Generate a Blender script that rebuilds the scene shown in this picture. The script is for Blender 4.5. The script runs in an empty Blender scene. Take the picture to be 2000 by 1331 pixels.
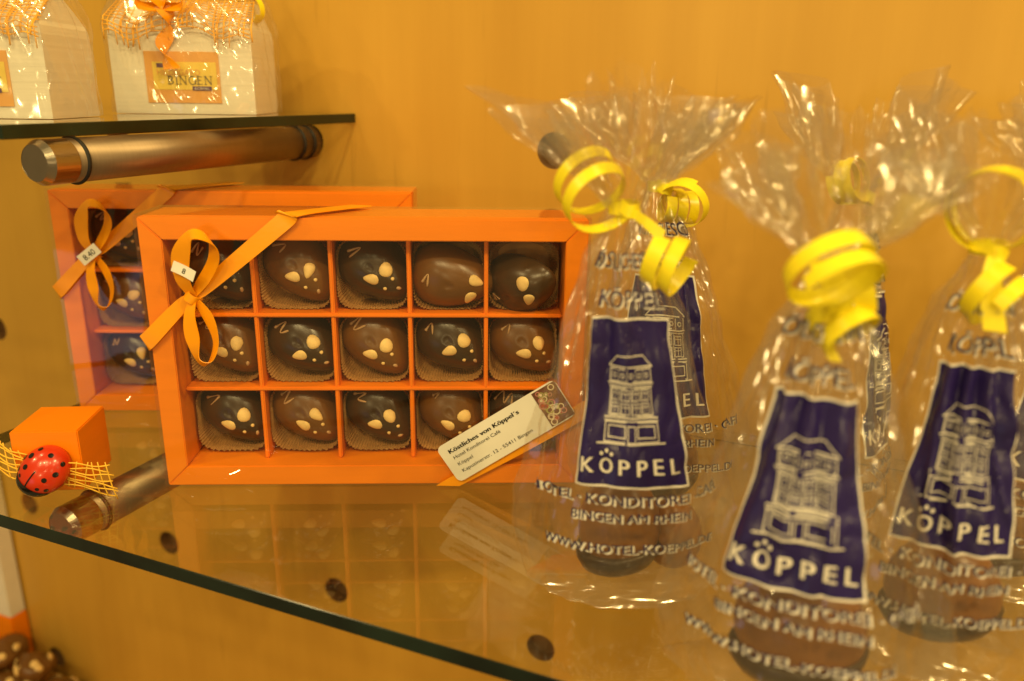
import bpy, bmesh, math, random
from mathutils import Vector, Matrix, noise

S = bpy.context.scene
COL = S.collection
PI = math.pi
V = Vector

# ------------------------------------------------------------------ camera
CAMH = 0.2086
PITCH, ROLL = math.radians(17.03), math.radians(0.752)
cam_d = bpy.data.cameras.new('camera')
cam = bpy.data.objects.new('camera', cam_d)
COL.objects.link(cam)
S.camera = cam
_F = V((0, math.cos(PITCH), -math.sin(PITCH)))
_U0 = V((0, math.sin(PITCH), math.cos(PITCH)))
_X0 = V((1, 0, 0))
_X = _X0 * math.cos(ROLL) + _U0 * math.sin(ROLL)
_U = -_X0 * math.sin(ROLL) + _U0 * math.cos(ROLL)
cam.matrix_world = Matrix(((_X.x, _U.x, -_F.x, 0), (_X.y, _U.y, -_F.y, 0), (_X.z, _U.z, -_F.z, CAMH), (0, 0, 0, 1)))
cam_d.sensor_width = 36
cam_d.lens = 28.42
cam_d.clip_start = 0.01
cam_d.clip_end = 50
cam_d.dof.use_dof = True
cam_d.dof.focus_distance = 0.424
cam_d.dof.aperture_fstop = 5.0
cam_d.dof.aperture_blades = 7

# ------------------------------------------------------------------ world and lamps
wd_ = bpy.data.worlds.new('World')
S.world = wd_
wd_.use_nodes = True
bg = wd_.node_tree.nodes['Background']
bg.inputs[0].default_value = (1.0, 0.68, 0.25, 1)
bg.inputs[1].default_value = 0.24

WARM = (1.0, 0.74, 0.31)
def area_lamp(name, loc, target, size, watts, colour=WARM, shape='DISK'):
    d = bpy.data.lights.new(name, 'AREA')
    d.shape = shape; d.size = size; d.energy = watts; d.color = colour
    o = bpy.data.objects.new(name, d)
    COL.objects.link(o)
    o.location = loc
    o.rotation_euler = (V(target) - V(loc)).to_track_quat('-Z', 'Y').to_euler()
    return o
TGT = (-0.05, 0.42, 0.05)
# small halogen spots overhead, plus further ones added for glints on the cellophane
for lx, ly, lz, wt in ((-0.55, -0.62, 1.02, 2.4), (-0.22, -0.70, 1.10, 3.8), (-0.02, -0.66, 1.12, 2.0), (0.30, -0.62, 1.05, 1.8),
                       (0.65, -0.27, 1.02, 5.4), (1.05, -0.25, 0.90, 2.0), (-1.05, -0.10, 0.95, 3.0), (0.20, 0.05, 1.30, 2.6), (-0.75, 0.10, 1.25, 2.2)):
    area_lamp('halogen_and_glint_lamp', (lx, ly, lz), TGT, 0.05, wt)
# larger soft fill lamps added behind the camera for streaks on the cellophane
for lx, ly, lz, wt in ((-0.7, -1.3, 1.35, 2.4), (0.2, -1.5, 1.45, 2.6), (1.2, -1.1, 1.25, 2.2)):
    area_lamp('streak_fill_lamp', (lx, ly, lz), TGT, 0.30, wt)
# small low lamps added to glint on the bags and brighten the lower wall
for lx, ly, lz, wt in ((-0.85, -1.0, 0.42, 1.4), (0.10, -1.30, 0.50, 0.8), (0.75, -1.10, 0.30, 1.0), (1.35, -0.55, 0.40, 0.9), (-0.35, -1.25, 0.16, 1.7)):
    area_lamp('low_glint_lamp', (lx, ly, lz), TGT, 0.06, wt)
area_lamp('daylight_window_lamp', (-0.95, -0.72, -0.30), (-0.2, 0.45, 0.06), 0.34, 0.26, (0.60, 0.66, 1.0), 'SQUARE')

S.view_settings.view_transform = 'Standard'
S.view_settings.look = 'None'
S.view_settings.exposure = 0.07
S.view_settings.gamma = 1.0
S.render.engine = 'CYCLES'
S.cycles.use_denoising = True
S.cycles.max_bounces = 9
S.cycles.transparent_max_bounces = 48
S.cycles.transmission_bounces = 8
S.cycles.glossy_bounces = 5
S.cycles.diffuse_bounces = 3
S.cycles.sample_clamp_indirect = 4.0
S.cycles.caustics_reflective = False
S.cycles.caustics_refractive = False

# ------------------------------------------------------------------ materials
def nt(name):
    m = bpy.data.materials.new(name)
    m.use_nodes = True
    t = m.node_tree
    return m, t, t.nodes, t.links, t.nodes['Principled BSDF']

def noise_node(n, l, scale, detail=3, stretch=(1, 1, 1), rough=0.5):
    tc = n.new('ShaderNodeTexCoord'); mp = n.new('ShaderNodeMapping')
    mp.inputs['Scale'].default_value = stretch
    tx = n.new('ShaderNodeTexNoise')
    tx.inputs['Scale'].default_value = scale; tx.inputs['Detail'].default_value = detail
    tx.inputs['Roughness'].default_value = rough
    l.new(tc.outputs['Object'], mp.inputs[0]); l.new(mp.outputs[0], tx.inputs['Vector'])
    return tx

def plain(name, c, rough=0.5, var=0.12, scale=60, stretch=(1, 1, 1), bump=0.0, bscale=None, spec=0.5, metal=0.0,
          coat=0.0, sheen=0.0, trans=None):
    m, t, n, l, p = nt(name)
    tx = noise_node(n, l, scale, 4, stretch)
    r = n.new('ShaderNodeValToRGB')
    r.color_ramp.elements[0].position = 0.3; r.color_ramp.elements[1].position = 0.7
    r.color_ramp.elements[0].color = tuple(x * (1 - var) for x in c) + (1,)
    r.color_ramp.elements[1].color = tuple(min(1, x * (1 + var)) for x in c) + (1,)
    l.new(tx.outputs['Fac'], r.inputs[0]); l.new(r.outputs[0], p.inputs['Base Color'])
    p.inputs['Roughness'].default_value = rough
    p.inputs['Specular IOR Level'].default_value = spec
    p.inputs['Metallic'].default_value = metal
    p.inputs['Coat Weight'].default_value = coat
    p.inputs['Coat Roughness'].default_value = 0.08
    if bump:
        b = n.new('ShaderNodeBump'); b.inputs['Strength'].default_value = bump
        b.inputs['Distance'].default_value = 0.0006
        t2 = noise_node(n, l, bscale or scale * 3, 4, stretch)
        l.new(t2.outputs['Fac'], b.inputs['Height']); l.new(b.outputs[0], p.inputs['Normal'])
    return m

def wood_material(name, light, dark, axis_stretch):
    m, t, n, l, p = nt(name)
    tx = noise_node(n, l, 6, 6, axis_stretch, 0.6)
    tx2 = noise_node(n, l, 1.6, 3, axis_stretch, 0.5)
    fl = noise_node(n, l, 42, 2, tuple(x * 0.5 for x in axis_stretch), 0.5)
    blot = noise_node(n, l, 5.0, 3, (1, 1, 0.6), 0.5)
    a = n.new('ShaderNodeMath'); a.operation = 'MULTIPLY_ADD'; a.inputs[1].default_value = 0.45
    l.new(tx.outputs['Fac'], a.inputs[0])
    mu = n.new('ShaderNodeMath'); mu.operation = 'MULTIPLY'; mu.inputs[1].default_value = 0.35
    l.new(tx2.outputs['Fac'], mu.inputs[0])
    ad = n.new('ShaderNodeMath'); ad.operation = 'MULTIPLY_ADD'; ad.inputs[1].default_value = 0.2
    l.new(blot.outputs['Fac'], ad.inputs[0]); l.new(mu.outputs[0], ad.inputs[2])
    l.new(ad.outputs[0], a.inputs[2])
    r = n.new('ShaderNodeValToRGB')
    r.color_ramp.elements[0].position = 0.36; r.color_ramp.elements[1].position = 0.64
    r.color_ramp.elements[0].color = dark + (1,); r.color_ramp.elements[1].color = light + (1,)
    l.new(a.outputs[0], r.inputs[0])
    # short medullary flecks of beech
    fr = n.new('ShaderNodeValToRGB')
    fr.color_ramp.elements[0].position = 0.66; fr.color_ramp.elements[1].position = 0.74
    fr.color_ramp.elements[0].color = (0, 0, 0, 1); fr.color_ramp.elements[1].color = (0.35, 0.35, 0.35, 1)
    l.new(fl.outputs['Fac'], fr.inputs[0])
    mx = n.new('ShaderNodeMix'); mx.data_type = 'RGBA'
    l.new(fr.outputs[0], mx.inputs[0]); l.new(r.outputs[0], mx.inputs[6])
    mx.inputs[7].default_value = tuple(x * 0.75 for x in dark) + (1,)
    l.new(mx.outputs[2], p.inputs['Base Color'])
    p.inputs['Roughness'].default_value = 0.36
    p.inputs['Specular IOR Level'].default_value = 0.35
    b = n.new('ShaderNodeBump'); b.inputs['Strength'].default_value = 0.08; b.inputs['Distance'].default_value = 0.0005
    l.new(tx.outputs['Fac'], b.inputs['Height']); l.new(b.outputs[0], p.inputs['Normal'])
    return m

def sheet(name, tint, haze, haze_col, rough, f0, bump_s, bump_scale, stretch=(1, 1, 1), crack=0.0, crack_scale=60, boost=1.0):
    """thin clear sheet: straight-through transmission, grazing reflection, a little milky scatter"""
    m = bpy.data.materials.new(name); m.use_nodes = True
    t = m.node_tree; n = t.nodes; l = t.links
    n.remove(n['Principled BSDF'])
    out = n['Material Output']
    tr = n.new('ShaderNodeBsdfTransparent'); tr.inputs[0].default_value = tint + (1,)
    gl = n.new('ShaderNodeBsdfGlossy'); gl.inputs['Roughness'].default_value = rough
    gl.inputs['Color'].default_value = (1, 1, 1, 1)
    lw = n.new('ShaderNodeLayerWeight'); lw.inputs[0].default_value = 0.5
    pw = n.new('ShaderNodeMath'); pw.operation = 'POWER'; pw.inputs[1].default_value = 4.5
    ma = n.new('ShaderNodeMath'); ma.operation = 'MULTIPLY_ADD'; ma.inputs[1].default_value = 0.9 * boost; ma.inputs[2].default_value = f0
    ma.use_clamp = True
    l.new(lw.outputs['Facing'], pw.inputs[0]); l.new(pw.outputs[0], ma.inputs[0])
    if bump_s:
        tx = noise_node(n, l, bump_scale, 1, stretch)
        h = tx.outputs['Fac']
        if crack:
            tc = n.new('ShaderNodeTexCoord'); mp = n.new('ShaderNodeMapping'); mp.inputs['Scale'].default_value = stretch
            vo = n.new('ShaderNodeTexVoronoi'); vo.feature = 'F1'; vo.inputs['Scale'].default_value = crack_scale
            l.new(tc.outputs['Object'], mp.inputs[0])
            wob = n.new('ShaderNodeVectorMath'); wob.operation = 'MULTIPLY_ADD'
            wob.inputs[1].default_value = (0.02, 0.02, 0.02)
            l.new(tx.outputs['Color'], wob.inputs[0]); l.new(mp.outputs[0], wob.inputs[2])
            l.new(wob.outputs[0], vo.inputs['Vector'])
            ad = n.new('ShaderNodeMath'); ad.operation = 'MULTIPLY_ADD'; ad.inputs[1].default_value = crack
            l.new(vo.outputs['Distance'], ad.inputs[0]); l.new(h, ad.inputs[2]); h = ad.outputs[0]
        b = n.new('ShaderNodeBump'); b.inputs['Strength'].default_value = bump_s; b.inputs['Distance'].default_value = 0.002
        l.new(h, b.inputs['Height'])
        l.new(b.outputs[0], gl.inputs['Normal']); l.new(b.outputs[0], lw.inputs['Normal'])
    mx = n.new('ShaderNodeMixShader')
    l.new(ma.outputs[0], mx.inputs[0]); l.new(tr.outputs[0], mx.inputs[1]); l.new(gl.outputs[0], mx.inputs[2])
    last = mx.outputs[0]
    if haze:
        df = n.new('ShaderNodeBsdfDiffuse'); df.inputs[0].default_value = haze_col + (1,)
        m2 = n.new('ShaderNodeMixShader'); m2.inputs[0].default_value = haze
        l.new(last, m2.inputs[1]); l.new(df.outputs[0], m2.inputs[2]); last = m2.outputs[0]
    l.new(last, out.inputs['Surface'])
    return m

M = {}
M['wall'] = wood_material('beech_veneer', (0.61, 0.355, 0.056), (0.52, 0.290, 0.042), (5, 5, 0.42))
M['counter'] = wood_material('beech_counter', (0.60, 0.33, 0.06), (0.45, 0.23, 0.035), (0.5, 5, 5))
M['hole'] = plain('drilled_wood', (0.16, 0.075, 0.02), 0.8, 0.2, 90)
M['glass'] = sheet('clear_glass', (0.972, 0.985, 0.960), 0.0, (1, 1, 1), 0.004, 0.045, 0, 0)
M['glass_edge'] = plain('polished_glass_edge', (0.006, 0.014, 0.009), 0.16, 0.8, 22, (1, 1, 1), spec=0.5)
M['steel'] = plain('brushed_steel', (0.36, 0.26, 0.17), 0.42, 0.05, 30, (1, 30, 1), 0.10, 120, metal=1.0)
M['steel_cap'] = plain('turned_steel', (0.42, 0.36, 0.30), 0.26, 0.05, 90, bump=0.06, bscale=300, metal=1.0)
M['rubber'] = plain('black_rubber', (0.012, 0.010, 0.008), 0.5, 0.1)
M['orange'] = plain('orange_card', (0.90, 0.245, 0.001), 0.45, 0.05, 9, (1, 1, 14), 0.10, 90, spec=0.35)
M['orange_in'] = plain('orange_tray_card', (0.92, 0.235, 0.003), 0.5, 0.06, 30, bump=0.05, spec=0.3)
M['pvc'] = sheet('clear_pvc_lid', (0.985, 0.985, 0.98), 0.005, (1, 1, 1), 0.035, 0.045, 0.16, 26, (1, 1, 1.6), boost=0.8)
M['film'] = sheet('cellophane', (0.975, 0.965, 0.94), 0.022, (1.0, 0.95, 0.84), 0.10, 0.088, 0.16, 90, (1, 1, 0.45), boost=0.42)
M['milk'] = plain('milk_chocolate', (0.155, 0.066, 0.014), 0.30, 0.14, 70, bump=0.05, bscale=200, spec=0.5)
M['dark'] = plain('dark_chocolate', (0.052, 0.027, 0.010), 0.28, 0.2, 70, bump=0.05, bscale=200, spec=0.5)
M['bag_choc'] = plain('light_milk_chocolate', (0.22, 0.085, 0.014), 0.32, 0.16, 60, bump=0.08, bscale=120, spec=0.5)
M['almond'] = plain('pale_almond', (0.80, 0.56, 0.22), 0.55, 0.12, 300)
M['drizzle'] = plain('white_chocolate_drizzle', (0.50, 0.31, 0.15), 0.5, 0.1, 300)
M['cup'] = plain('brown_paper', (0.50, 0.26, 0.085), 0.75, 0.12, 200, spec=0.15)
M['satin'] = plain('orange_satin', (0.95, 0.36, 0.003), 0.30, 0.06, 40, (1, 1, 1), 0.08, 600, spec=0.5)
M['yellow'] = plain('yellow_ribbon', (0.95, 0.80, 0.020), 0.33, 0.07, 60, bump=0.05, bscale=250, spec=0.45)
M['card'] = plain('white_card', (0.80, 0.78, 0.72), 0.5, 0.03, 60)
M['white_corr'] = plain('white_ribbed_card', (0.82, 0.78, 0.66), 0.65, 0.04, 14, (0.4, 0.4, 22), 0.35, 22)
M['ink'] = plain('black_ink', (0.02, 0.018, 0.016), 0.6, 0.1)
M['navy'] = plain('navy_print', (0.020, 0.012, 0.092), 0.26, 0.2, 40, spec=0.5)
M['navy_ink'] = plain('navy_lettering', (0.045, 0.030, 0.08), 0.4, 0.1)
M['white_ink'] = plain('white_print', (0.74, 0.70, 0.64), 0.45, 0.06, 80)
M['red'] = plain('red_enamel', (0.62, 0.035, 0.006), 0.24, 0.1, 60, coat=0.3)
M['black'] = plain('black_enamel', (0.008, 0.007, 0.006), 0.18, 0.1, coat=0.4)
M['net'] = plain('yellow_sisal', (0.90, 0.52, 0.04), 0.6, 0.15, 300)
M['net_orange'] = plain('orange_sisal', (0.90, 0.45, 0.03), 0.6, 0.15, 300)
M['label_orange'] = plain('orange_label', (0.78, 0.40, 0.10), 0.5, 0.05)
M['label_yellow'] = plain('yellow_label', (0.86, 0.64, 0.10), 0.5, 0.08, 80)
M['purple'] = plain('purple_print', (0.10, 0.035, 0.12), 0.5, 0.1)
M['bingen_ink'] = plain('grey_serif_ink', (0.16, 0.13, 0.06), 0.6, 0.1)
for nm, c in (('cake_pink', (0.55, 0.22, 0.20)), ('cake_brown', (0.14, 0.05, 0.03)), ('cake_cream', (0.72, 0.62, 0.46)),
              ('cake_green', (0.36, 0.36, 0.12)), ('cake_red', (0.45, 0.06, 0.03))):
    M[nm] = plain(nm, c, 0.5, 0.15, 200)

# ------------------------------------------------------------------ mesh helpers
def link(name, me, parent=None):
    o = bpy.data.objects.new(name, me)
    COL.objects.link(o)
    o.parent = parent
    return o

def mesh_obj(name, vs, fs, mat, parent=None, smooth=False):
    me = bpy.data.meshes.new(name)
    me.from_pydata([tuple(v) for v in vs], [], fs)
    me.materials.append(M[mat] if isinstance(mat, str) else mat)
    if smooth:
        me.polygons.foreach_set('use_smooth', [True] * len(me.polygons))
    me.update()
    return link(name, me, parent)

def bm_obj(name, bm, mats, parent=None, smooth=False):
    me = bpy.data.meshes.new(name)
    bmesh.ops.recalc_face_normals(bm, faces=bm.faces)
    bm.to_mesh(me); bm.free()
    for m in (mats if isinstance(mats, (list, tuple)) else [mats]):
        me.materials.append(M[m])
    if smooth:
        me.polygons.foreach_set('use_smooth', [True] * len(me.polygons))
    return link(name, me, parent)

def thing(name, label, cat, loc=(0, 0, 0), rz=0.0, group=None):
    o = bpy.data.objects.new(name, None)
    COL.objects.link(o)
    o.empty_display_size = 0.01
    o.location = loc; o.rotation_euler = (0, 0, rz)
    return tag(o, label, cat, group)

def tag(o, label=None, cat=None, group=None, kind=None):
    if label: o['label'] = label
    if cat: o['category'] = cat
    if group: o['group'] = group
    if kind: o['kind'] = kind
    return o

def add_box(bm, x0, x1, y0, y1, z0, z1, bev=0.0, seg=2):
    r = bmesh.ops.create_cube(bm, size=1)
    vs = r['verts']
    for v in vs:
        v.co = V(((x0 + x1) / 2 + v.co.x * (x1 - x0), (y0 + y1) / 2 + v.co.y * (y1 - y0), (z0 + z1) / 2 + v.co.z * (z1 - z0)))
    if bev:
        es = list({e for v in vs for e in v.link_edges})
        bmesh.ops.bevel(bm, geom=es, offset=bev, segments=seg, affect='EDGES', clamp_overlap=True)

def box_obj(name, x0, x1, y0, y1, z0, z1, mat, parent=None, bev=0.0):
    bm = bmesh.new(); add_box(bm, x0, x1, y0, y1, z0, z1, bev)
    return bm_obj(name, bm, mat, parent)

def tube(pts, r, seg=6, taper=False):
    vs, fs = [], []
    k = len(pts)
    for i, p in enumerate(pts):
        p = V(p)
        t = (V(pts[min(i + 1, k - 1)]) - V(pts[max(i - 1, 0)]))
        t = t.normalized() if t.length > 1e-9 else V((0, 0, 1))
        a = t.orthogonal().normalized() if i == 0 else (a - t * a.dot(t)).normalized()
        b = t.cross(a)
        rr = r[i] if isinstance(r, (list, tuple)) else r
        for j in range(seg):
            w = 2 * PI * j / seg
            vs.append(p + a * (rr * math.cos(w)) + b * (rr * math.sin(w)))
    for i in range(k - 1):
        for j in range(seg):
            fs.append((i * seg + j, i * seg + (j + 1) % seg, (i + 1) * seg + (j + 1) % seg, (i + 1) * seg + j))
    fs.append(tuple(range(seg - 1, -1, -1)))
    fs.append(tuple((k - 1) * seg + j for j in range(seg)))
    return vs, fs

def merge(parts):
    vs, fs = [], []
    for v, f in parts:
        o = len(vs); vs += list(v); fs += [tuple(i + o for i in q) for q in f]
    return vs, fs

def catmull(ctrl, n=10):
    P = [V(c) for c in ctrl]
    out = []
    for i in range(len(P) - 1):
        p0, p1, p2, p3 = P[max(i - 1, 0)], P[i], P[i + 1], P[min(i + 2, len(P) - 1)]
        for k in range(n):
            t = k / n
            out.append(0.5 * ((2 * p1) + (p2 - p0) * t + (2 * p0 - 5 * p1 + 4 * p2 - p3) * t * t + (3 * p1 - p0 - 3 * p2 + p3) * t ** 3))
    out.append(P[-1])
    return out

def band(ctrl, wctrl, n=10, thick=0.00035):
    """ribbon with real thickness along a spline; wctrl are full width vectors"""
    P, Wd = catmull(ctrl, n), catmull(wctrl, n)
    vs, fs = [], []
    k = len(P)
    for i in range(k):
        t = (P[min(i + 1, k - 1)] - P[max(i - 1, 0)])
        nn = t.cross(Wd[i])
        nn = nn.normalized() * thick * 0.5 if nn.length > 1e-12 else V((0, 0, thick))
        h = Wd[i] * 0.5
        vs += [P[i] - h - nn, P[i] + h - nn, P[i] + h + nn, P[i] - h + nn]
    ring = vs; vs = []; fs = []
    for j in range(4):          # four strips that do not share corners, so the edges stay crisp
        b = len(vs)
        for i in range(k): vs += [ring[i * 4 + j], ring[i * 4 + (j + 1) % 4]]
        fs += [(b + 2 * i, b + 2 * i + 1, b + 2 * i + 3, b + 2 * i + 2) for i in range(k - 1)]
    b = len(vs); vs += ring[:4] + ring[-4:]
    fs += [(b + 3, b + 2, b + 1, b), (b + 4, b + 5, b + 6, b + 7)]
    return vs, fs

def curl(start, axis, radius, turns, pitch, phase, width, up=(0, 0, 1), shrink=0.0, n=26):
    """curled gift ribbon: helix that starts at `start`"""
    ax = V(axis).normalized()
    e1 = V(up) - ax * V(up).dot(ax)
    e1.normalize(); e2 = ax.cross(e1)
    m = int(n * turns)
    c0 = V(start) - (e1 * math.cos(phase) + e2 * math.sin(phase)) * radius
    P, Wv = [], []
    for i in range(m + 1):
        f = i / m
        a = phase + 2 * PI * turns * f
        r = radius * (1 - shrink * f)
        P.append(c0 + (e1 * math.cos(a) + e2 * math.sin(a)) * r + ax * pitch * turns * f)
        Wv.append(ax * width * (1 - 0.15 * f) + (e1 * math.cos(a) + e2 * math.sin(a)) * width * 0.18)
    return band(P, Wv, 1, 0.0003)

def lathe(profile, seg=40, axis='z'):
    vs, fs = [], []
    for r, z in profile:
        for j in range(seg):
            a = 2 * PI * j / seg
            vs.append((r * math.cos(a), r * math.sin(a), z))
    k = len(profile)
    for i in range(k - 1):
        for j in range(seg):
            fs.append((i * seg + j, i * seg + (j + 1) % seg, (i + 1) * seg + (j + 1) % seg, (i + 1) * seg + j))
    fs.append(tuple(range(seg - 1, -1, -1))); fs.append(tuple((k - 1) * seg + j for j in range(seg)))
    if axis == 'y':      # lathe along local -y (0 at the back)
        vs = [(x, -z, y) for x, y, z in vs]
    return vs, fs

RX = lambda a: Matrix.Rotation(math.radians(a), 4, 'X')
RZ = lambda a: Matrix.Rotation(math.radians(a), 4, 'Z')
RY = lambda a: Matrix.Rotation(math.radians(a), 4, 'Y')
I4 = Matrix.Identity(4)
_tcache = {}
def text_geo(s):
    if s not in _tcache:
        cu = bpy.data.curves.new('lettering', 'FONT')
        cu.body = s; cu.size = 1.0; cu.resolution_u = 3
        o = bpy.data.objects.new('lettering', cu); COL.objects.link(o)
        bpy.context.view_layer.update()
        me = bpy.data.meshes.new_from_object(o.evaluated_get(bpy.context.evaluated_depsgraph_get()))
        vs = [(v.co.x, v.co.y) for v in me.vertices]; fs = [tuple(p.vertices) for p in me.polygons]
        bpy.data.objects.remove(o); bpy.data.curves.remove(cu); bpy.data.meshes.remove(me)
        _tcache[s] = (vs, fs)
    return _tcache[s]

def text2d(s, h, x=0.0, y=0.0, align='c', width=None, embolden=0.0):
    """2-D letters with cap height about h (Bfont caps are about 0.73 em)"""
    vs, fs = text_geo(s)
    k = h / 0.73
    xs = [v[0] for v in vs]
    x0, x1 = min(xs), max(xs)
    kx = k if width is None else width / (x1 - x0)
    off = {'c': -(x0 + x1) / 2, 'l': -x0, 'r': -x1}[align]
    out = ([(x + (a + off) * kx, y + b * k) for a, b in vs], list(fs))
    if embolden:
        o2 = [([(a + dx, b) for a, b in out[0]], out[1]) for dx in (-embolden, 0, embolden)]
        out = merge(o2)
    return out

def line2d(p, q, w, n=5):
    p, q = V(p), V(q); d = (q - p); nn = V((-d.y, d.x)).normalized() * w / 2
    d1 = d.normalized() * w / 2
    p, q = p - d1, q + d1
    vs, fs = [], []
    for i in range(n + 1):
        c = p.lerp(q, i / n)
        vs += [tuple(c - nn), tuple(c + nn)]
    for i in range(n):
        fs.append((2 * i, 2 * i + 2, 2 * i + 3, 2 * i + 1))
    return vs, fs

def poly2d(pts, w, closed=True, n=5):
    k = len(pts)
    return merge([line2d(pts[i], pts[(i + 1) % k], w, n) for i in range(k if closed else k - 1)])

def disc2d(x, y, r, seg=14, ry=None):
    ry = ry or r
    return [(x + r * math.cos(2 * PI * i / seg), y + ry * math.sin(2 * PI * i / seg)) for i in range(seg)], [tuple(range(seg))]

def ring2d(x, y, r, w, seg=18):
    vs = []
    for i in range(seg):
        a = 2 * PI * i / seg
        vs += [(x + r * math.cos(a), y + r * math.sin(a)), (x + (r - w) * math.cos(a), y + (r - w) * math.sin(a))]
    return vs, [(2 * i, (2 * i + 2) % (2 * seg), (2 * i + 3) % (2 * seg), 2 * i + 1) for i in range(seg)]

def rect2d(x0, x1, y0, y1):
    return [(x0, y0), (x1, y0), (x1, y1), (x0, y1)], [(0, 1, 2, 3)]

def flat(geo, y, fn=None):
    """2-D drawing laid on a plane facing -y at depth y"""
    return [(a, y, b) for a, b in geo[0]], geo[1]

# ------------------------------------------------------------------ wall frame: u along the wall, w out of the wall, z up
YAW = 0.39443
TV = V((math.cos(YAW), -math.sin(YAW), 0)); NV = V((math.sin(YAW), math.cos(YAW), 0))
WDIST = 0.5038
def W(u, w, z): return NV * (WDIST - w) + TV * u + V((0, 0, z))
WALL_ROT = -YAW           # local +x = along the wall, local +y = into the wall
GU, GZ, PITCHH = -0.372, -0.0168, 0.19
HOLE_R = 0.0117

def build_wall():
    root_loc = W(0, 0, 0)
    vs, fs = [], []
    hv, hf = [], []
    seg = 32
    cols = range(-4, 6); rows = range(-3, 4)
    for c in cols:
        for r in rows:
            cx, cz = GU + c * PITCHH, GZ + r * PITCHH
            b = len(vs); h = PITCHH / 2
            sq, ci = [], []
            for j in range(seg):
                a = 2 * PI * (j + 0.5) / seg
                ca, sa = math.cos(a), math.sin(a)
                k = h / max(abs(ca), abs(sa))
                sq.append((cx + ca * k, 0, cz + sa * k))
                ci.append((cx + ca * HOLE_R, 0, cz + sa * HOLE_R))
            drilled = c < 2           # the panel is undrilled beyond the bags
            # square corners
            cor = [(cx + h, 0, cz + h), (cx - h, 0, cz + h), (cx - h, 0, cz - h), (cx + h, 0, cz - h)]
            vs += sq + ci + cor
            for j in range(seg):
                k = (j + 1) % seg
                fs.append((b + j, b + k, b + seg + k, b + seg + j))
            for q, j in enumerate((3, 11, 19, 27)):
                fs.append((b + j, b + 2 * seg + q, b + j + 1))
            if not drilled:
                fs.append(tuple(b + seg + j for j in range(seg)))
                continue
            hb = len(hv)
            hv += ci + [(x, 0.011, z) for x, _, z in ci]
            for j in range(seg):
                k = (j + 1) % seg
                hf.append((hb + j, hb + k, hb + seg + k, hb + seg + j))
            hf.append(tuple(hb + seg + j for j in range(seg)))
    wall = mesh_obj('wall', vs, fs, 'wall')
    wall.location = root_loc; wall.rotation_euler = (0, 0, WALL_ROT)
    tag(wall, kind='structure')
    mesh_obj('hole_lining', hv, hf, 'hole', wall)
build_wall()

counter = box_obj('counter', -1.3, 0.9, -0.34, -0.002, -0.44, -0.415, 'counter', None, 0.002)
counter.location = W(0, 0, 0); counter.rotation_euler = (0, 0, WALL_ROT)
tag(counter, kind='structure')

# ------------------------------------------------------------------ glass shelves
def glass_shelf(u0, u1, ztop, depth, label, thick=0.0062):
    bm = bmesh.new()
    add_box(bm, u0, u1, -depth, -0.0012, ztop - thick, ztop, 0.0004, 1)
    o = bm_obj('glass_shelf', bm, ['glass', 'glass_edge'])
    for p in o.data.polygons:
        p.material_index = 0 if (abs(p.normal.z) > 0.9 or p.normal.y > 0.9) else 1
    o.location = W(0, 0, 0); o.rotation_euler = (0, 0, WALL_ROT)
    return tag(o, label, 'shelf', 'glass shelves')
glass_shelf(-0.4755, 0.42, 0.0, 0.2653, 'lower clear glass shelf with dark green edge carrying the orange boxes and bags', 0.0074)
glass_shelf(-0.80, -0.331, 0.1933, 0.2657, 'upper clear glass shelf with dark green edge carrying the white cartons')

ROD_R = 0.0113
def support_rod(u, z, length, label):
    t = thing('support_rod', label, 'shelf support', W(u, 0, z), WALL_ROT, 'steel shelf supports')
    v, f = lathe([(ROD_R, 0.0004), (ROD_R, length - 0.018)], 48, 'y')
    mesh_obj('rod', v, f, 'steel', t, True)
    v, f = lathe([(ROD_R, length - 0.0172), (ROD_R, length - 0.0035), (ROD_R * 0.80, length), (ROD_R * 0.795, length - 0.0002), (0.0008, length - 0.0002)], 48, 'y')
    cap = mesh_obj('end_cap', v, f, 'steel_cap', t, False)
    for p in (0.009, 0.0205, length - 0.022):
        pr = [(ROD_R - 0.0004, -0.0010), (ROD_R + 0.0009, -0.0008), (ROD_R + 0.0013, 0), (ROD_R + 0.0009, 0.0008), (ROD_R - 0.0004, 0.0010)]
        v, f = lathe([(r, zz + p) for r, zz in pr], 48, 'y')
        mesh_obj('rubber_ring', v, f, 'rubber', t, True)
    return t
support_rod(GU, GZ + 0.19 - 0.0005, 0.222, 'brushed steel rod with black rings under the upper glass shelf')
support_rod(GU, GZ - 0.0025, 0.240, 'brushed steel rod with turned end under the lower glass shelf')

# ------------------------------------------------------------------ gift boxes with chocolates
BW, BH, BD = 0.2256, 0.147, 0.037
BR = 0.0115          # front border
REC = 0.009          # dividers stand back from the front
CW, CH = (BW - 2 * BR) / 5, (BH - 2 * BR) / 3
HB = BW / 2

def mitred(name, quad, y0, y1, parent):
    vs = [(x, y0, z) for x, z in quad] + [(x, y1, z) for x, z in quad]
    fs = [(0, 1, 2, 3), (7, 6, 5, 4)] + [(i, i + 4, (i + 1) % 4 + 4, (i + 1) % 4) for i in range(4)]
    bm = bmesh.new()
    bv = [bm.verts.new(v) for v in vs]
    for f in fs: bm.faces.new([bv[i] for i in f])
    bmesh.ops.recalc_face_normals(bm, faces=bm.faces)
    bmesh.ops.bevel(bm, geom=list(bm.edges), offset=0.0005, segments=2, affect='EDGES')
    return bm_obj(name, bm, 'orange', parent)

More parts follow.
